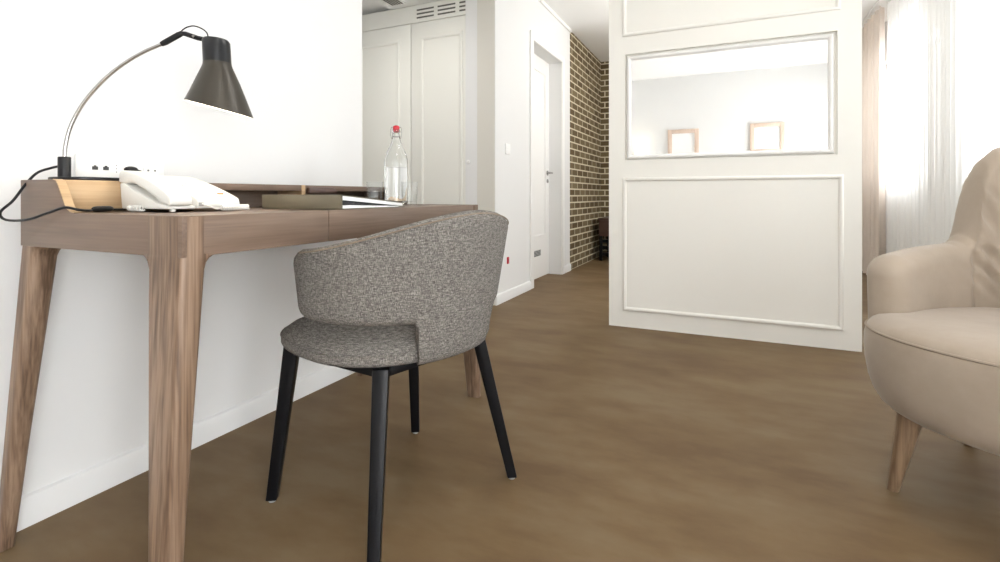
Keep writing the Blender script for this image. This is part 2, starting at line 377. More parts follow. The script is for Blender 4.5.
cv = tag(MB().box(-2.42, -2.29, 2.55, 3.26, 2.280, 2.29, 0.003).build('ceiling_vent', M_TRIM), 'slim white ceiling air vent with dark louvres above the wardrobe doors', 'vent')
mb = MB()
for k in range(5): mb.box(-2.405 + k * 0.022, -2.392 + k * 0.022, 2.565, 3.245, 2.2785, 2.281)
mb.build('louvre_slot', M_VENTDARK, cv)

# ------------------------------------------------------------------ mirror
mr = thing('wall_mirror', 'wide rectangular mirror in a white frame recessed in the cream partition', 'mirror', (-0.045, PY + 0.04, 1.02))
mb, m = moulding('mf', -0.576, 0.488, 1.016, 1.642, PY + 0.021, 0.030, 0.022)
mb.build('mirror_frame', M_TRIM, mr, mr.location)
MB().box(-0.570, 0.482, PY + 0.012, PY + 0.0175, 1.024, 1.636).build('mirror_glass', M_MIRROR, mr, mr.location)
MB().box(-0.564, 0.476, PY + 0.0178, PY + 0.0216, 1.030, 1.63).build('backing', M_TRIM, mr, mr.location)

# ------------------------------------------------------------------ desk
DX0, DX1, DYA, DYB, TZ = -1.470, -0.905, 0.594, 1.775, 0.762
dk = thing('writing_desk', 'brown wooden writing desk with tapered legs and raised rear shelf against the white wall', 'desk', (-1.195, 1.19, 0))
O = dk.location
AZ = 0.685
MB().box(DX0 + 0.01, DX1 - 0.0165, DYA + 0.0185, DYB - 0.0185, 0.735, TZ - 0.0015, 0.001).build('desktop', M_WY, dk, O)
MB().box(DX1 - 0.016, DX1, DYA + 0.019, 0.9625, AZ, TZ, 0.002).build('front_panel', M_WY, dk, O)
MB().box(DX1 - 0.016, DX1, 0.9637, DYB - 0.019, AZ, TZ, 0.002).build('drawer', M_WY, dk, O)
side = [(DX0, AZ), (DX1, AZ), (DX1, TZ), (-1.258, TZ), (-1.272, 0.7645), (-1.284, 0.771), (-1.292, 0.781), (-1.300, 0.795), (-1.318, 0.823), (-1.326, 0.831), (-1.338, 0.834), (DX0, 0.834)]
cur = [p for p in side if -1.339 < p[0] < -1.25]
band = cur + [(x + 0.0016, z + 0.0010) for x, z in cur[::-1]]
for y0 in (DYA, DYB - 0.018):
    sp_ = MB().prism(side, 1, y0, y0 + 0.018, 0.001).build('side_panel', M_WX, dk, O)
    MB().prism(band, 1, y0 + 0.0008, y0 + 0.0172).build('edge_band', M_OAK_AND_LIT, sp_, O)  # lamp light on the panel edge, painted as a pale strip
MB().box(DX0, DX0 + 0.016, DYA + 0.0185, DYB - 0.0185, AZ, 0.834, 0.001).build('back_panel', M_WY, dk, O)
MB().box(DX0 + 0.0165, -1.3525, DYA + 0.0185, 0.9305, 0.814, 0.834, 0.001).box(DX0 + 0.0165, -1.340, 0.9305, 1.296, 0.814, 0.834, 0.001).build('shelf_top', M_WY, dk, O)
lid = MB().box(DX0 + 0.0165, -1.340, 1.313, DYB - 0.0185, 0.814, 0.834, 0.0015).build('shelf_lid', M_WY, dk, O)
MB().prism([(1.318, 0.806), (1.318, 0.827), (1.43, 0.827), (1.445, 0.824), (1.452, 0.816), (1.453, 0.806)], 0, -1.340, -1.326, 0.002).build('pull_tab', M_DARKWOOD, lid, O)
MB().box(DX0 + 0.0165, -1.338, 1.297, 1.312, TZ - 0.001, 0.834, 0.001).build('divider', M_OAK_AND_LIT, dk, O)
MB().box(-1.352, -1.334, DYA + 0.0185, 0.930, TZ - 0.001, 0.834, 0.002).build('shelf_front', M_OAK_AND_LIT, dk, O)  # board coloured paler, with the lamp's light painted in
def rrect(x0, x1, y0, y1, r, n=4):
    pts = []
    for cx, cy, a0 in ((x1 - r, y1 - r, 0), (x0 + r, y1 - r, 90), (x0 + r, y0 + r, 180), (x1 - r, y0 + r, 270)):
        for k in range(n + 1):
            t = math.radians(a0 + 90 * k / n); pts.append((cx + r * math.cos(t), cy + r * math.sin(t)))
    return pts
def desk_leg(xo, sx, yo, sy, px, py):
    """xo, yo: outer corner under the apron; sx, sy: inward; px, py: how far the foot stands out"""
    loops = []
    H = [(TZ - 0.002, 0.108, 0.054, 1), (0.690, 0.108, 0.054, 1), (0.6850, 0.122, 0.070, 1), (0.680, 0.113, 0.061, 1), (0.672, 0.107, 0.055, 1), (0.660, 0.102, 0.052, 1), (0.60, 0.098, 0.050, 1), (0.45, 0.086, 0.045, 1), (0.25, 0.070, 0.038, 1), (0.0, 0.052, 0.031, 1)]
    if xo == DX0: H = [(z, w * 0.55, h, q) for z, w, h, q in H[2:]]
    for z, wx, wy, _ in H:
        f = max(0, (0.69 - z) / 0.69)
        ax, ay = xo - sx * (px * f + 0.0006), yo - sy * (py * f + 0.0006)
        bx, by = ax + sx * wx, ay + sy * wy
        loops.append([Vector((x, y, z)) for x, y in rrect(min(ax, bx), max(ax, bx), min(ay, by), max(ay, by), 0.014 - 0.004 * f)])
    return MB().loft(loops[::-1])
for args in ((DX1, -1, DYA, 1, 0.0, 0.032), (DX1, -1, DYB, -1, 0.0, 0.03), (DX0, 1, DYA, 1, 0.042, 0.032), (DX0, 1, DYB, -1, 0.042, 0.03)):
    desk_leg(*args).build('leg', M_WZ, dk, O)

# ------------------------------------------------------------------ desk chair
ch = thing('desk_chair', 'grey tweed barrel-back chair on black tapered legs pulled up to the desk', 'chair', (-0.827, 1.140, 0), math.radians(75.2))
def sm(x): x = min(1, max(0, x)); return x * x * (3 - 2 * x)
def shell_loop(phi, zb, zt, ht, n=9):
    s, c = math.sin(phi), -math.cos(phi)
    def pt(off, z):
        f = (z - 0.41) / 0.35
        g = 0.034 * sm(abs(phi) / 1.6); R = 0.203 + g + (0.075 - g) * min(1, max(0, f)) ** 0.9 + off
        return Vector((R * s * 1.0, R * c * 1.0 - 0.01, z))
    L_ = []
    za, zc = zb + ht, zt - ht
    for k in range(n + 1): L_.append(pt(ht, za + (zc - za) * k / n))
    for k in range(1, 7): t = PI * k / 7; L_.append(pt(ht * math.cos(t), zc + ht * math.sin(t)))
    for k in range(n + 1): L_.append(pt(-ht, zc + (za - zc) * k / n))
    for k in range(1, 7): t = PI * k / 7; L_.append(pt(-ht * math.cos(t), za - ht * math.sin(t)))
    return L_
PM = math.radians(101); PB = math.radians(30)
def top_z(phi): return 0.765 - 0.090 * sm(abs(phi) / PM * 1.02) ** 0.95
phis = []
d = 0
edge = [0, .003, .008, .016, .028, .045, .07, .1, .14]
pos = [PM - e for e in edge] + [PM - .2 - k * (PM - .2 - PB - 0.05) / 14 for k in range(15)] + [PB + .035, PB + .022, PB + .012, PB + .005, PB, PB - .006, PB - .016, PB - .04] + [(PB - .06) * (1 - k / 8) for k in range(9)]
pos = sorted(set(round(p, 5) for p in pos))
phis = [-p for p in pos[::-1] if p > 1e-4] + pos
loops = []
for p in phis:
    q = abs(p)
    if q >= PB: zb = 0.506 - 0.022 * (1 - sm((q - PB) / 0.04)) - 0.0 
    else: zb = 0.405
    if PB - 0.012 < q < PB: zb = 0.43
    zt = top_z(p); ht = 0.023
    s_ = min(1, (PM - q) * 0.28 / 0.048); e = math.sqrt(max(0, 1 - (1 - s_) ** 2))
    zt -= 0.046 * (1 - e); zb += 0.036 * (1 - e)
    s2 = min(1, (PM - q) * 0.28 / 0.022); ht *= max(0.12, math.sqrt(max(0, 1 - (1 - s2) ** 2)))
    loops.append(shell_loop(p, zb, zt, ht))
back = MB().loft(loops).build('backrest', M_TWEED, ch, smooth=60)
pp = [p for p in phis if abs(p) < PM - 0.17]
MB().tube([(lambda R: Vector((R * math.sin(p), -R * math.cos(p) - 0.01, top_z(p) - 0.0080)))(0.277 + 0.0165) for p in pp], 0.0018, 6).build('piping', mat('tan_seam', (0.19, 0.145, 0.105), 0.8), back)
def seat_loop(z, s, inset=0.0, n=64):
    out = []
    for k in range(n):
        t = 2 * PI * k / n; c, s_ = math.cos(t), math.sin(t); e = 2 / 2.7
        x = 0.268 * math.copysign(abs(c) ** e, c); y = (0.262 if s_ > 0 else 0.235) * math.copysign(abs(s_) ** e, s_) + 0.015
        if y < 0: x *= 1 - 0.16 * (y / 0.22) ** 2
        y = max(y, -0.212)
        out.append(Vector((x * s, 0.02 + (y - 0.02) * s, z)))
    return out
prof = [(0.410, 0.88), (0.411, 0.95), (0.416, 0.985), (0.424, 1.0), (0.434, 1.0), (0.440, 0.994), (0.442, 0.988), (0.450, 0.965), (0.459, 0.92), (0.468, 0.84), (0.476, 0.72), (0.483, 0.55), (0.487, 0.3), (0.488, 0.1)]
seat = MB().loft([seat_loop(z, s) for z, s in prof]).build('seat', M_TWEED, ch, smooth=60)
lp = seat_loop(0.441, 0.996); MB().tube(lp + [lp[0]], 0.003, 6, cap=False).build('piping', M_TWEED, seat)
def taper_leg(top, bot, wt, wb, n=6):
    loops = []; R45 = Matrix.Rotation(PI / 4 * (1 if top[0] * top[1] > 0 else -1), 3, 'Z')
    for k in range(n + 1):
        f = k / n; p = Vector(top).lerp(Vector(bot), f); w = wt + (wb - wt) * f
        loops.append([p + R45 @ Vector((x, y, 0)) for x, y in rrect(-w, w, -w, w, 0.003, 2)])
    return MB().loft(loops)
for sx in (-1, 1):
    for top, bot in (((0.205 * sx, 0.178, 0.410), (0.245 * sx, 0.208, 0.008)), ((0.166 * sx, -0.145, 0.404), (0.236 * sx, -0.210, 0.008))):
        lg = taper_leg(top, bot, 0.0185, 0.0135).build('leg', M_BLACK, ch)
        MB().lathe([(0.001, 0.0005), (0.009, 0.0005), (0.010, 0.003), (0.009, 0.0085), (0.001, 0.0085)], (bot[0], bot[1], 0), 16).build('glide', M_GREYG, lg)
fr = MB()
def bar(a, b_, w, z0, z1):
    a, b_ = Vector(a), Vector(b_); t = (b_ - a).normalized(); s = Vector((-t.y, t.x)) * w
    pts = [(a + s), (b_ + s), (b_ - s), (a - s)]
    fr.prism([(p.x, p.y) for p in pts], 2, z0, z1, 0.002)
for sx in (-1, 1): bar((0.205 * sx, 0.178), (0.165 * sx, -0.145), 0.011, 0.382, 0.4095)
bar((-0.195, 0.178), (0.195, 0.178), 0.011, 0.382, 0.4095); bar((-0.155, -0.145), (0.155, -0.145), 0.011, 0.382, 0.404)
fr.build('seat_frame', M_BLACK, ch)

# ------------------------------------------------------------------ armchair
F = Vector((-0.578, -0.816)); 
ac = thing('armchair', 'beige velvet armchair with rounded arms and splayed wooden legs by the sheer curtain', 'armchair', (0.661, 1.608, 0), math.atan2(F.y, F.x) - PI / 2)
path = catmull([(0.322, 0.005, 0), (0.316, -0.10, 0), (0.305, -0.20, 0), (0.288, -0.275, 0), (0.252, -0.345, 0), (0.208, -0.395, 0), (0.145, -0.430, 0), (0.075, -0.447, 0), (0, -0.452, 0)], 7)
full = path + [Vector((-p.x, p.y, 0)) for p in path[-2::-1]]
NP = len(path); NF = len(full)
acc = [0]
for i in range(1, NF): acc.append(acc[-1] + (full[i] - full[i - 1]).length)
TOT = acc[-1]
hz = [(0.0, 0.612), (0.06, 0.625), (0.20, 0.640), (0.32, 0.648), (0.346, 0.657), (0.366, 0.680), (0.380, 0.728), (0.392, 0.795), (0.406, 0.858), (0.426, 0.908), (0.456, 0.944), (0.50, 0.968), (0.56, 0.982), (0.64, 0.990), (0.9, 0.992)]
def interp(tab, x):
    for (a, va), (b_, vb) in zip(tab, tab[1:]):
        if x <= b_: return va + (vb - va) * sm((x - a) / (b_ - a)) if False else va + (vb - va) * (x - a) / (b_ - a)
    return tab[-1][1]
SEAM = 0.362
def ac_loop(i, n=16):
    s = min(acc[i], TOT - acc[i]); sgn = 1 if acc[i] < TOT / 2 else -1
    p = full[i]; t = (full[min(i + 1, NF - 1)] - full[max(i - 1, 0)]).normalized(); nrm = Vector((t.y, -t.x, 0))
    if nrm.dot(Vector((p.x, p.y + 0.15, 0))) < 0: nrm = -nrm
    zt = interp(hz, s); zb = 0.30; ht = 0.056
    k = min(1, s / 0.06); e = math.sqrt(max(0, 1 - (1 - k) ** 2))
    zt -= 0.045 * (1 - e); ht *= max(0.15, e ** 0.8)
    bf = sm((s - 0.33) / 0.28)
    rec = 0.02 + 0.15 * bf
    tr = min(ht, 0.05)
    def pt(off, z, inner=0.0):
        o = off + (z - 0.42) * rec * (1 if z > 0.42 else 0.3)
        # the back narrows towards the top
        q = p + nrm * o
        if inner > 0:
            fold = math.exp(-((s - SEAM - 0.07) / 0.07) ** 2) * sm((z - 0.46) / 0.08) * sm((0.86 - z) / 0.1)
            q = q + nrm * (0.0072 * fold * (math.sin((z + (s - SEAM) * 0.9) * 2 * PI / 0.075 + 2.2 * math.sin(z * 17 + s * 9)) + 0.4 * math.sin((z + (s - SEAM) * 0.6) * 2 * PI / 0.041 + 1.7 * math.sin(z * 31)))) * inner
            q = q + nrm * (-0.012 * bf * math.sin(PI * min(1, max(0, (z - 0.42) / (zt - 0.42)))))
            q = q + nrm * (0.008 * math.exp(-((s - SEAM) / 0.012) ** 2)) * sm((z - 0.42) / 0.05)
        elif inner == 0 and False: pass
        return Vector((q.x, q.y, z))
    Lp = []; za, zc = zb + tr, zt - tr * 0.9
    for j in range(n + 1): Lp.append(pt(ht, za + (zc - za) * j / n))
    for j in range(1, 9): a_ = PI * j / 9; Lp.append(pt(ht * math.cos(a_), zc + tr * 0.9 * math.sin(a_)))
    for j in range(n * 2 + 1): Lp.append(pt(-ht, zc + (za - zc) * j / (n * 2), 1.0))
    for j in range(1, 5): a_ = PI * j / 5; Lp.append(pt(-ht * math.cos(a_), za - tr * math.sin(a_)))
    return Lp
iS = max(i for i in range(NP) if acc[i] <= SEAM)
# refine the front rounding of the arms with extra path samples
def arm_loops(rng): return [ac_loop(i) for i in rng]
# finer path so the folds and the rounded fronts resolve
fine = []; 
for i in range(NF - 1):
    for k in range(3): fine.append(full[i].lerp(full[i + 1], k / 3))
fine.append(full[-1]); full = fine; NF = len(full)
acc = [0]
for i in range(1, NF): acc.append(acc[-1] + (full[i] - full[i - 1]).length)
TOT = acc[-1]
iS = max(i for i in range(NF // 2) if acc[i] <= SEAM); jS = NF - 1 - iS
MB().loft([ac_loop(i) for i in range(0, iS + 1)], cap1=False).build('armrest', M_VELVET, ac, smooth=70)
MB().loft([ac_loop(i) for i in range(jS, NF)], cap0=False).build('armrest', M_VELVET, ac, smooth=70)
bk = MB().loft([ac_loop(i) for i in range(iS, jS + 1)], cap0=False, cap1=False).build('backrest', M_VELVET, ac, smooth=70)
def ac_seat(z, s, n=72, b=0.0):
    out = []
    for k in range(n):
        t = 2 * PI * k / n; c, s_ = math.cos(t), math.sin(t); e = 2 / (2.25 if s_ > 0 else 3.2)
        x = 0.362 * math.copysign(abs(c) ** e, c); y = (0.275 if s_ > 0 else 0.40) * math.copysign(abs(s_) ** e, s_) - 0.045
        if y < -0.1: x *= 1 - 0.20 * min(1, (-0.1 - y) / 0.2)
        out.append(Vector((x * s, -0.08 + (y + 0.08) * s, z + b * (1 if True else 0))))
    return out
prof = [(0.222, 0.70), (0.220, 0.80), (0.226, 0.86), (0.240, 0.905), (0.265, 0.945), (0.30, 0.975), (0.34, 0.993), (0.38, 1.0), (0.41, 0.998), (0.425, 0.990), (0.432, 0.984), (0.437, 0.978), (0.446, 0.96), (0.455, 0.92), (0.463, 0.84), (0.468, 0.7), (0.471, 0.4), (0.472, 0.1)]
st = MB().loft([ac_seat(z, s) for z, s in prof]).build('seat', M_VELVET, ac, smooth=70)
lp = ac_seat(0.433, 0.986); MB().tube(lp + [lp[0]], 0.0035, 6, cap=False).build('piping', M_WELT, st)
for sx in (-1, 1):
    for top, bot in (((0.225 * sx, 0.060, 0.235), (0.262 * sx, 0.082, 0.0)), ((0.215 * sx, -0.37, 0.235), (0.255 * sx, -0.411, 0.0))):
        pts = [Vector(top).lerp(Vector(bot), k / 6) for k in range(7)]
        loops = [[Vector((p.x + math.cos(2 * PI * j / 20) * r, p.y + math.sin(2 * PI * j / 20) * r, p.z)) for j in range(20)] for p, r in zip(pts, [0.031 - 0.0175 * k / 6 for k in range(7)])]
        MB().loft(loops).build('leg', M_OAKF, ac)

# ------------------------------------------------------------------ desk lamp
lamp = thing('desk_lamp', 'desk lamp with dark grey cone shade on curved steel arm, switched on', 'lamp', (-1.40, 0.69, 0.834))
O = lamp.location
MB().lathe([(0.001, 0.8345), (0.066, 0.8345), (0.069, 0.836), (0.069, 0.840), (0.067, 0.8415), (0.001, 0.8415)], (-1.402, 0.690, 0), 48).build('base_plate', M_BLACKP, lamp, O)
MB().lathe([(0.001, 0.841), (0.0122, 0.841), (0.0122, 0.886), (0.0114, 0.888), (0.001, 0.888)], (-1.40, 0.645, 0), 24).build('post', M_BLACKP, lamp, O)
def AP(t, z): return Vector((-1.40 + 0.834 * t, 0.645 + 0.551 * t, z))
arm = catmull([AP(*q) for q in ((0, 0.885), (0.0025, 0.915), (0.0116, 0.955), (0.030, 0.997), (0.053, 1.033), (0.087, 1.074), (0.127, 1.110), (0.168, 1.138), (0.2087, 1.159))], 6)
MB().tube(arm, 0.0040, 12).build('arm', M_STEEL, lamp, O)
MB().tube([AP(0.205, 1.1575), AP(0.213, 1.162), AP(0.243, 1.1815), AP(0.252, 1.187)], [0.0055, 0.0068, 0.0068, 0.0055], 12).build('sleeve', M_BLACKP, lamp, O)
br = MB()
br.tube([AP(0.248, 1.185), AP(0.257, 1.185), AP(0.285, 1.176), AP(0.315, 1.171)], [0.005, 0.0058, 0.0058, 0.005], 8)
brk = br.build('bracket', M_BLACKP, lamp, O)
MB().tube([AP(0.279, 1.178) + Vector((0.3, -0.5, 0)) * 0.010, AP(0.279, 1.178) + Vector((0.3, -0.5, 0)) * 0.016], 0.0032, 10).build('screw', M_STEEL, brk, O)
sc = AP(0.326, 0); bc = AP(0.334, 0); sd = Vector((0.9097, 0.4153, 0))
def shade_loop(z, r, tilt, n=48):
    f = (1.172 - z) / 0.165; c = sc.lerp(bc, f); out = []
    for k in range(n):
        a_ = 2 * PI * k / n; v = Vector((math.cos(a_), math.sin(a_), 0)) * r
        out.append(Vector((c.x + v.x, c.y + v.y, z - tilt * (v.dot(sd)))))
    return out
outer = [(1.176, 0.001, 0.05), (1.176, 0.020, 0.05), (1.174, 0.027, 0.05), (1.169, 0.0302, 0.05), (1.150, 0.0306, 0.03), (1.112, 0.0306, 0.0)]
MB().loft([shade_loop(*q) for q in outer], cap1=False).build('shade_cap', M_SHADECAP, lamp, O)
cone = [(1.1180, 0.0309, 0.0), (1.1130, 0.0312, 0.0), (1.106, 0.0335, 0.01), (1.075, 0.0468, 0.08), (1.04, 0.0605, 0.17), (1.007, 0.0735, 0.262), (1.0065, 0.0722, 0.262)]
shd = MB().loft([shade_loop(*q) for q in cone], cap0=False, cap1=False).build('shade', M_SHADE, lamp, O)
inn = [(1.0067, 0.0721, 0.262), (1.04, 0.0590, 0.17), (1.075, 0.0452, 0.08), (1.106, 0.0320, 0.01), (1.135, 0.0285, 0), (1.140, 0.001, 0)]
MB().loft([shade_loop(*q) for q in inn], cap0=False, cap1=False).build('shade_lining', M_SHADEIN, shd, O)
bx = sc.lerp(bc, 0.55)
MB().lathe([(0.001, 1.135), (0.010, 1.135), (0.011, 1.105), (0.016, 1.092), (0.0215, 1.074), (0.021, 1.060), (0.014, 1.049), (0.001, 1.045)], (bx.x, bx.y, 0), 24).build('bulb', M_BULB, lamp, O)
ll = bpy.data.lights.new('lamp_light', 'POINT'); ll.energy = 0.8; ll.color = (1, 0.92, 0.80); ll.shadow_soft_size = 0.022
lo = bpy.data.objects.new('lamp_light', ll); COL.objects.link(lo); lo.location = Vector((bx.x, bx.y, 1.030)) - O; lo.parent = lamp
cp = [AP(0.246, 1.186), AP(0.252, 1.194), AP(0.262, 1.201), AP(0.276, 1.2045), AP(0.292, 1.200), AP(0.305, 1.190), AP(0.309, 1.174)]
MB().tube(catmull(cp, 6), 0.0016, 8).build('cord', M_BLACKP, lamp, O)
cp = [(-1.411, 0.638, 0.866), (-1.430, 0.632, 0.862), (-1.455, 0.618, 0.851), (-1.448, 0.594, 0.824), (-1.447, 0.572, 0.788), (-1.462, 0.556, 0.762), (-1.438, 0.556, 0.746), (-1.375, 0.566, 0.747), (-1.322, 0.580, 0.762), (-1.285, 0.592, 0.7735), (-1.262, 0.604, 0.7690), (-1.267, 0.625, 0.7665), (-1.280, 0.640, 0.7665)]
cord = MB().tube(catmull(cp, 8), 0.0028, 10).build('cord', M_BLACKP, lamp, O)
q0, q1 = Vector((-1.278, 0.640, 0.7685)), Vector((-1.296, 0.690, 0.7685))
sw = [q0.lerp(q1, f) for f in (0, .06, .18, .35, .6, .82, .94, 1)]
MB().tube(sw, [0.003, 0.0055, 0.0068, 0.0070, 0.0070, 0.0066, 0.005, 0.003], 14).build('inline_switch', M_BLACKP, cord, O)
MB().tube(catmull([(-1.296, 0.690, 0.7665), (-1.308, 0.72, 0.7655), (-1.316, 0.76, 0.7655), (-1.318, 0.80, 0.7655), (-1.320, 0.90, 0.7655)], 6), 0.0028, 8).build('cord', M_BLACKP, cord, O)

# ------------------------------------------------------------------ telephone
T0 = TZ
ph = thing('telephone', 'white corded desk telephone with handset on its left, beside the lamp', 'telephone', (-1.22, 0.815, T0))
O = ph.location
XA, XB = -1.318, -1.132                    # rear (high) to front (low)
def ztop(x): f = (x - XA) / (XB - XA); return T0 + 0.088 - 0.058 * f - 0.004 * math.sin(PI * f) * -1
body = [(XA + 0.004, T0 + 0.006), (XB, T0 + 0.006), (XB + 0.003, T0 + 0.016), (XB - 0.002, T0 + 0.030)] + [(XB - 0.02 - k * 0.028, ztop(XB - 0.02 - k * 0.028)) for k in range(7)] + [(XA + 0.002, T0 + 0.082)]
MB().prism(body, 1, 0.780, 0.892, 0.004).build('body', M_PHONE, ph, O)
cr = [(XA + 0.012, T0 + 0.006), (XB - 0.004, T0 + 0.006), (XB - 0.004, T0 + 0.013), (XB - 0.05, T0 + 0.020), (XB - 0.09, T0 + 0.036), (XA + 0.05, T0 + 0.052), (XA + 0.02, T0 + 0.066), (XA + 0.004, T0 + 0.066)]
MB().prism(cr, 1, 0.714, 0.7795, 0.003).build('cradle', M_PHONE, ph, O)
hs = [(XA - 0.004, T0 + 0.068), (XA - 0.004, T0 + 0.090), (XA + 0.004, T0 + 0.097)] + [(XA + 0.004 + f * 0.182, T0 + 0.097 - 0.060 * f + 0.010 * math.sin(PI * f)) for f in (.15, .3, .45, .6, .75, .9)]
hs += [(XB - 0.004, T0 + 0.036), (XB + 0.001, T0 + 0.030), (XB + 0.001, T0 + 0.016), (XB - 0.004, T0 + 0.014), (XB - 0.04, T0 + 0.022), (XB - 0.055, T0 + 0.034), (XB - 0.09, T0 + 0.050), (XA + 0.055, T0 + 0.066), (XA + 0.04, T0 + 0.066), (XA + 0.03, T0 + 0.064)]
MB().prism(hs, 1, 0.716, 0.768, 0.004).build('handset', M_PHONE, ph, O)
for r_ in range(4):
    for c in range(3):
        x = XB - 0.045 - r_ * 0.020; y = 0.806 + c * 0.021; z = ztop(x)
        MB().box(x - 0.007, x + 0.007, y - 0.008, y + 0.008, z - 0.003, z + 0.0028, 0.0015).build('key', M_KEY, ph, O)
x = XB - 0.028; MB().box(x - 0.003, x + 0.003, 0.852, 0.866, ztop(x) - 0.003, ztop(x) + 0.0025, 0.0008).build('message_light', M_ORANGE, ph, O)
for x, y in ((XA + 0.02, 0.73), (XB - 0.012, 0.73), (XA + 0.02, 0.88), (XB - 0.012, 0.88)):
    MB().lathe([(0.001, 0.0005), (0.006, 0.0005), (0.006, 0.0062), (0.001, 0.0062)], (x, y, T0), 12).build('foot', M_KEY, ph, O)
MB().box(XB + 0.0005, XB + 0.0045, 0.7835, 0.7935, T0 + 0.012, T0 + 0.021, 0.001).build('cord_socket', M_GREYG, ph, O)
pts = catmull([(XB + 0.004, 0.7885, T0 + 0.017), (XB + 0.014, 0.800, T0 + 0.012), (XB + 0.022, 0.812, T0 + 0.006), (XB + 0.024, 0.822, T0 + 0.008)], 6)
hel = []
nt_ = 17
for k in range(nt_ * 10):
    a_ = 2 * PI * k / 10; y = 0.824 + 0.074 * k / (nt_ * 10)
    hel.append(Vector((XB + 0.024 + 0.0055 * math.cos(a_), y, T0 + 0.0078 + 0.0055 * math.sin(a_))))
MB().tube(pts + hel, 0.0021, 6).build('coiled_cord', M_PHONE, ph, O)
hel = []
for k in range(70):
    a_ = 2 * PI * k / 10; f = k / 70
    hel.append(Vector((XA + 0.060 + 0.05 * f, 0.7055 + 0.0055 * math.cos(a_) - 0.006 * math.sin(PI * f), T0 + 0.0078 + 0.0055 * math.sin(a_))))
MB().tube(hel, 0.0021, 6).build('coiled_cord', M_PHONE, ph, O)

# ------------------------------------------------------------------ binder
bd = thing('binder', 'thick olive brown ring binder with white pages lying at the desk front', 'binder', (-1.07, 1.13, TZ))
O = bd.location
bx0, bx1, by0, by1 = -1.192, -0.907, 1.010, 1.285
MB().box(bx0, bx1, by0, by0 + 0.004, TZ, TZ + 0.039, 0.001).build('spine', M_BINDER, bd, O)
def slab(ya, za, yb, zb, t, x0, x1): return MB().prism([(ya, za), (yb, zb), (yb, zb + t), (ya, za + t)], 0, x0, x1)
slab(by0 + 0.003, TZ + 0.0362, by1, TZ + 0.0125, 0.0028, bx0, bx1).build('cover', M_BINDER, bd, O)
slab(by0 + 0.004, TZ + 0.0002, by1, TZ + 0.0002, 0.0028, bx0, bx1).build('cover', M_BINDER, bd, O)
slab(by0 + 0.006, TZ + 0.0250, by1 - 0.008, TZ + 0.0052, 0.0105, bx0 + 0.006, bx1 - 0.001).build('pages', M_PAPER, bd, O)
slab(by0 + 0.006, TZ + 0.0034, by1 - 0.02, TZ + 0.0034, 0.0075, bx0 + 0.006, bx1 - 0.001).build('pages', M_PAPER, bd, O) if False else None
MB().prism([(by0 + 0.006, TZ + 0.0034), (by1 - 0.03, TZ + 0.0034), (by1 - 0.03, TZ + 0.0052), (by0 + 0.05, TZ + 0.0108), (by0 + 0.006, TZ + 0.0108)], 0, bx0 + 0.006, bx1 - 0.001).build('pages', M_PAPER, bd, O)
MB().prism([(by0 + 0.005, TZ + 0.0112), (by0 + 0.05, TZ + 0.0112), (by0 + 0.16, TZ + 0.0070), (by0 + 0.05, TZ + 0.0205), (by0 + 0.005, TZ + 0.0242)], 0, bx0 + 0.01, bx1 - 0.006).build('divider_sheets', M_BINDGAP, bd, O)  # shaded gap between the page blocks, built as a black wedge

# ------------------------------------------------------------------ bottle and glasses
def bottle():
    bx, by = -1.245, 1.705
    b = thing('water_bottle', 'clear glass water bottle with red swing stopper at the desk end', 'bottle', (bx, by, TZ))
    pr = [(0.001, 0.0), (0.040, 0.0), (0.0475, 0.004), (0.048, 0.012), (0.048, 0.168), (0.0465, 0.185), (0.039, 0.210), (0.027, 0.236), (0.0185, 0.258), (0.0155, 0.272), (0.0150, 0.292), (0.0168, 0.294), (0.0168, 0.302), (0.0150, 0.304)]
    inn = [(0.0125, 0.304), (0.0125, 0.272), (0.0160, 0.256), (0.0245, 0.235), (0.0365, 0.209), (0.044, 0.184), (0.0455, 0.167), (0.0455, 0.014), (0.036, 0.008), (0.001, 0.012)]
    g = MB().lathe(pr + inn, (0, 0, 0), 40).build('glass_body', M_GLASS, b, smooth=50)
    MB().lathe([(0.001, 0.0125), (0.036, 0.0085), (0.0452, 0.0142), (0.0452, 0.150), (0.001, 0.150)], (0, 0, 0), 32).build('water', M_WATER, b, smooth=50)
    MB().lathe([(0.001, 0.298), (0.0118, 0.298), (0.0118, 0.305), (0.0132, 0.306), (0.0138, 0.311), (0.0120, 0.319), (0.007, 0.322), (0.001, 0.3225)], (0, 0, 0), 24).build('stopper', M_RED, b)
    w = MB()
    for s in (-1, 1):
        w.tube(catmull([(s * 0.0185, 0.0, 0.315), (s * 0.0215, -0.004, 0.305), (s * 0.0225, -0.008, 0.288), (s * 0.0195, -0.004, 0.272), (s * 0.016, 0.004, 0.268)], 5), 0.0013, 6)
    w.tube([(-0.0185, 0, 0.315), (0.0185, 0, 0.315)], 0.0012, 6)
    rr = [(0.0165 * math.cos(2 * PI * k / 24), 0.0165 * math.sin(2 * PI * k / 24), 0.276) for k in range(25)]
    w.tube(rr, 0.0013, 6, cap=False); w.build('wire_clasp', M_STEEL, b)
    return b
bottle().rotation_euler.z = 0.5
def tumbler():
    t = tag(MB().lathe([(0.001, 0.0), (0.026, 0.0), (0.0285, 0.003), (0.029, 0.010), (0.0325, 0.088), (0.0320, 0.090), (0.0312, 0.088), (0.0272, 0.013), (0.001, 0.011)], (0, 0, 0), 36).build('drinking_glass', M_THIN, smooth=50),
            'clear tumbler standing left of the water bottle, before the rear shelf', 'glass', 'water tumblers by the bottle')
    return t
g1 = tumbler(); g1.location = (-1.272, 1.602, TZ)
g2 = g1.copy(); COL.objects.link(g2); g2.location = (-1.145, 1.655, TZ)
g2['label'] = 'clear tumbler standing right of the water bottle, nearest the chair'

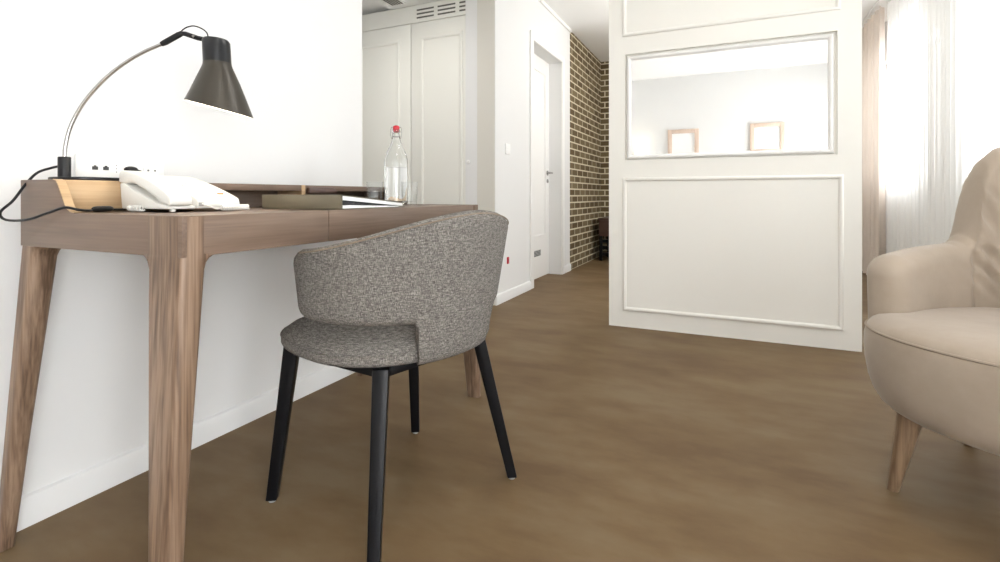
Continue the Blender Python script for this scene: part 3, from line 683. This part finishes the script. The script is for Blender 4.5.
# ------------------------------------------------------------------ wall fittings
so = thing('socket_panel', 'white three-gang wall panel with data jacks and sockets behind the lamp', 'socket', (XW, 0.85, 0.84))
O = so.location + Vector((0, 0, 0.0045))
MB().box(XW + 0.0003, XW + 0.010, 0.738, 0.962, 0.838, 0.914, 0.003).build('plate', M_WPLAST, so, O)
mb = MB()
for y in (0.780, 0.806): mb.prism([(y - 0.007, 0.872), (y + 0.007, 0.872), (y + 0.007, 0.881), (y + 0.003, 0.881), (y + 0.003, 0.884), (y - 0.003, 0.884), (y - 0.003, 0.881), (y - 0.007, 0.881)], 0, XW + 0.0098, XW + 0.0106)
mb.build('data_jack', M_SLOT, so, O)
mb = MB()
for k in range(3): mb.tube([(XW + 0.0098, 0.832, 0.868 + k * 0.009), (XW + 0.0106, 0.832, 0.868 + k * 0.009)], 0.0014, 8)
mb.build('indicator_hole', M_SLOT, so, O)
for y in (0.866, 0.925):
    s_ = MB().lathe([(0.0235, 0.0), (0.0235, 0.0022), (0.0205, 0.0022), (0.0195, 0.0004), (0.001, 0.0004)], (XW + 0.0099, y, 0.876), 32, Matrix.Rotation(PI / 2, 3, 'Y')).build('socket', M_WPLAST, so, O)
    mb = MB()
    for dy in (-0.0095, 0.0095): mb.tube([(XW + 0.0095, y + dy, 0.876), (XW + 0.0108, y + dy, 0.876)], 0.0026, 10)
    mb.build('contact_hole', M_SLOT, s_, O)
pg = thing('power_plug', 'black power plug pushed into the left wall socket behind the telephone', 'plug', (XW + 0.011, 0.866, 0.8715))
MB().lathe([(0.001, 0.0006), (0.0165, 0.0006), (0.017, 0.003), (0.016, 0.010), (0.012, 0.014), (0.001, 0.015)], (0, 0, 0), 20, Matrix.Diagonal((1, 1, 0.55)) @ Matrix.Rotation(PI / 2, 3, 'Y')).build('plug_body', M_BLACKP, pg)
MB().tube(catmull([(0.012, 0.003, 0.0), (0.030, 0.012, -0.006), (0.032, 0.020, -0.025), (0.030, 0.025, -0.08), (0.028, 0.03, -0.15)], 6), 0.0028, 8).build('cable', M_BLACKP, pg)

ls = thing('light_switch', 'white rocker light switch on the corridor wall beside the door', 'switch', (XW, 3.54, 1.15))
MB().box(0.0003, 0.009, -0.041, 0.041, -0.041, 0.041, 0.003).build('plate', M_WPLAST, ls); MB().box(0.009, 0.0125, -0.028, 0.028, -0.028, 0.028, 0.002).build('rocker', M_WPLAST, ls)
rs = thing('red_socket', 'small red wall socket low on the corridor wall behind the chair', 'socket', (XW, 3.545, 0.30))
MB().box(0.0003, 0.008, -0.016, 0.016, -0.026, 0.026, 0.003).build('plate', M_RED, rs); MB().box(0.008, 0.0095, -0.008, 0.008, -0.012, 0.012, 0.0005).build('insert', mat('dark_red_plastic', (0.25, 0.005, 0.012), 0.4), rs)

# ------------------------------------------------------------------ curtains
def curtain(y0, y1, x, z0, z1, amp, wl, seed, m, name, step=0.012, gather=None):
    r = random.Random(seed); b = bmesh.new(); n = int((y1 - y0) / step); nz = 12; rows = []
    ph_ = [r.uniform(0, 6.28) for _ in range(4)]
    for j in range(nz + 1):
        f = j / nz; z = z0 + (z1 - z0) * f; row = []
        for i in range(n + 1):
            y = y0 + (y1 - y0) * i / n
            w = math.sin(2 * PI * y / wl + ph_[0] + 0.9 * math.sin(2 * PI * y / (wl * 3.7) + ph_[1])) + 0.35 * math.sin(2 * PI * y / (wl * 0.53) + ph_[2])
            yy = y
            if gather: yc, k = gather; yy = yc + (y - yc) * (1 - k * (1 - f))
            row.append(b.verts.new((x + amp * w * (1.0 - 0.25 * f) , yy + 0.004 * math.sin(z * 2 + y * 9), z)))
        rows.append(row)
    for j in range(nz):
        for i in range(n): b.faces.new((rows[j][i], rows[j][i + 1], rows[j + 1][i + 1], rows[j + 1][i]))
    mb = MB(); mb.merge(b); return mb.build(name, m, smooth=80)
tag(curtain(-1.55, 5.62, 1.285, 0.03, 2.515, 0.014, 0.085, 3, M_SHEER, 'sheer_curtain'), 'long sheer white voile curtain glowing before the windows behind the armchair', 'curtain')
tag(curtain(5.60, 6.40, 1.245, 0.02, 2.515, 0.035, 0.13, 5, M_DRAPE, 'drape'), 'beige floor-length drape bunched beside the sheer curtain past the partition', 'curtain')
tk = tag(MB().box(1.20, 1.32, -1.6, 6.5, 2.525, 2.549, 0.003).build('curtain_rail', M_TRIM), 'white double curtain rail fixed to the ceiling along the windows', 'curtain rail')

# ------------------------------------------------------------------ far corridor bench
bn = thing('luggage_bench', 'dark brown slatted luggage bench in the corner by the brick wall', 'bench', (-1.07, 6.33, 0))
O = bn.location
MB().box(-1.475, -0.67, 6.10, 6.57, 0.495, 0.520, 0.004).build('top', M_DARKWOOD, bn, O)
MB().box(-1.465, -0.68, 6.11, 6.56, 0.30, 0.495, 0.004).build('drawer', M_DARKWOOD, bn, O)
for x in (-1.46, -0.72):
    for y in (6.11, 6.53): MB().box(x, x + 0.035, y, y + 0.03, 0, 0.30, 0.003).build('leg', M_BLACK, bn, O)
for k in range(3): MB().box(-1.425, -0.72, 6.115, 6.135, 0.06 + k * 0.08, 0.10 + k * 0.08, 0.003).build('slat', M_BLACK, bn, O)

# ------------------------------------------------------------------ seen in the mirror: pictures and wall lamps on the wall behind
def picture(x, z0, label):
    p = thing('picture_frame', label, 'picture', (x, YB, z0), 0, 'framed pictures opposite the mirror')
    w, hh, t = 0.215, 0.42, 0.058
    MB().box(-w, -w + t, 0.0005, 0.03, 0, hh, 0.004).box(w - t, w, 0.0005, 0.03, 0, hh, 0.004).box(-w + t, w - t, 0.0005, 0.03, 0, t, 0.004).box(-w + t, w - t, 0.0005, 0.03, hh - t, hh, 0.004).build('frame', M_PALEWOOD, p)
    MB().box(-w + t, w - t, 0.001, 0.012, t, hh - t).build('mat_board', M_PAPER, p)
picture(-0.64, 1.345, 'pale wood picture frame with white mat, left one in the mirror')
picture(0.455, 1.375, 'pale wood picture frame with white mat, right one in the mirror')
def sconce(x, label):
    s = thing('wall_lamp', label, 'lamp', (x, YB, 1.33), 0, 'wall lamps seen in the mirror')
    MB().box(-0.03, 0.03, 0.0005, 0.015, -0.05, 0.05, 0.003).build('back_plate', M_STEEL, s)
    MB().tube([(0, 0.012, 0), (0, 0.09, 0), (0, 0.10, 0.03)], 0.006, 10).build('arm', M_STEEL, s)
    MB().lathe([(0.085, 0.02), (0.065, 0.15), (0.063, 0.15), (0.083, 0.02)], (0, 0.10, 0), 32).build('lamp_shade', M_SCONCE, s)
    l = bpy.data.lights.new('wall_lamp_light', 'POINT'); l.energy = 3; l.color = (1, 0.86, 0.66); l.shadow_soft_size = 0.03
    o = bpy.data.objects.new('wall_lamp_light', l); COL.objects.link(o); o.location = (0, 0.10, 0.09); o.parent = s
sconce(-1.25, 'glowing wall lamp at the left edge of the mirror image'); sconce(1.03, 'glowing wall lamp at the right edge of the mirror image')

# ------------------------------------------------------------------ added ceiling fill lamps, mirrored downlight, added pendant
names = ['round white ceiling lamp above the desk chair', 'round white ceiling lamp before the partition', 'round white ceiling lamp in the wardrobe alcove']
for (x, y, z, p), lb in zip(FILL_LAMPS, names):
    c = thing('ceiling_lamp', lb, 'lamp', (x, y, z), 0, 'round ceiling lamps')
    MB().lathe([(0.001, -0.0005), (0.19, -0.0005), (0.195, -0.01), (0.195, -0.05), (0.185, -0.055), (0.18, -0.05), (0.001, -0.05)], (0, 0, 0), 48).build('housing', M_TRIM, c)
    MB().lathe([(0.178, -0.051), (0.175, -0.058), (0.001, -0.060)], (0, 0, 0), 48).build('diffuser', M_DIFF, c)

dl = thing('downlight', 'tiny round recessed ceiling spotlight reflected near the top of the mirror', 'lamp', (-0.12, -0.76, CEIL))
MB().lathe([(0.001, -0.0005), (0.048, -0.0005), (0.05, -0.004), (0.036, -0.006), (0.033, -0.003), (0.001, -0.003)], (0, 0, 0), 32).build('trim_ring', M_TRIM, dl)
MB().lathe([(0.032, -0.0035), (0.030, -0.006), (0.001, -0.007)], (0, 0, 0), 32).build('lens', M_BULB, dl)

gp = thing('pendant_lamp', 'white glass globe pendant lamp hanging behind the partition', 'lamp', (FILL_GLOBE[0], FILL_GLOBE[1], CEIL))
dz = FILL_GLOBE[2] - CEIL
MB().lathe([(0.001, -0.0005), (0.055, -0.0005), (0.055, -0.02), (0.01, -0.03), (0.001, -0.03)], (0, 0, 0), 32).build('ceiling_rose', M_TRIM, gp)
MB().tube([(0, 0, -0.028), (0, 0, dz + 0.12)], 0.004, 8).build('cable', M_TRIM, gp)
MB().lathe([(0.001 if k in (0, 16) else 0.12 * math.sin(PI * k / 16), dz - 0.12 * math.cos(PI * k / 16)) for k in range(17)], (0, 0, 0), 32).build('globe', M_GLOBE, gp)
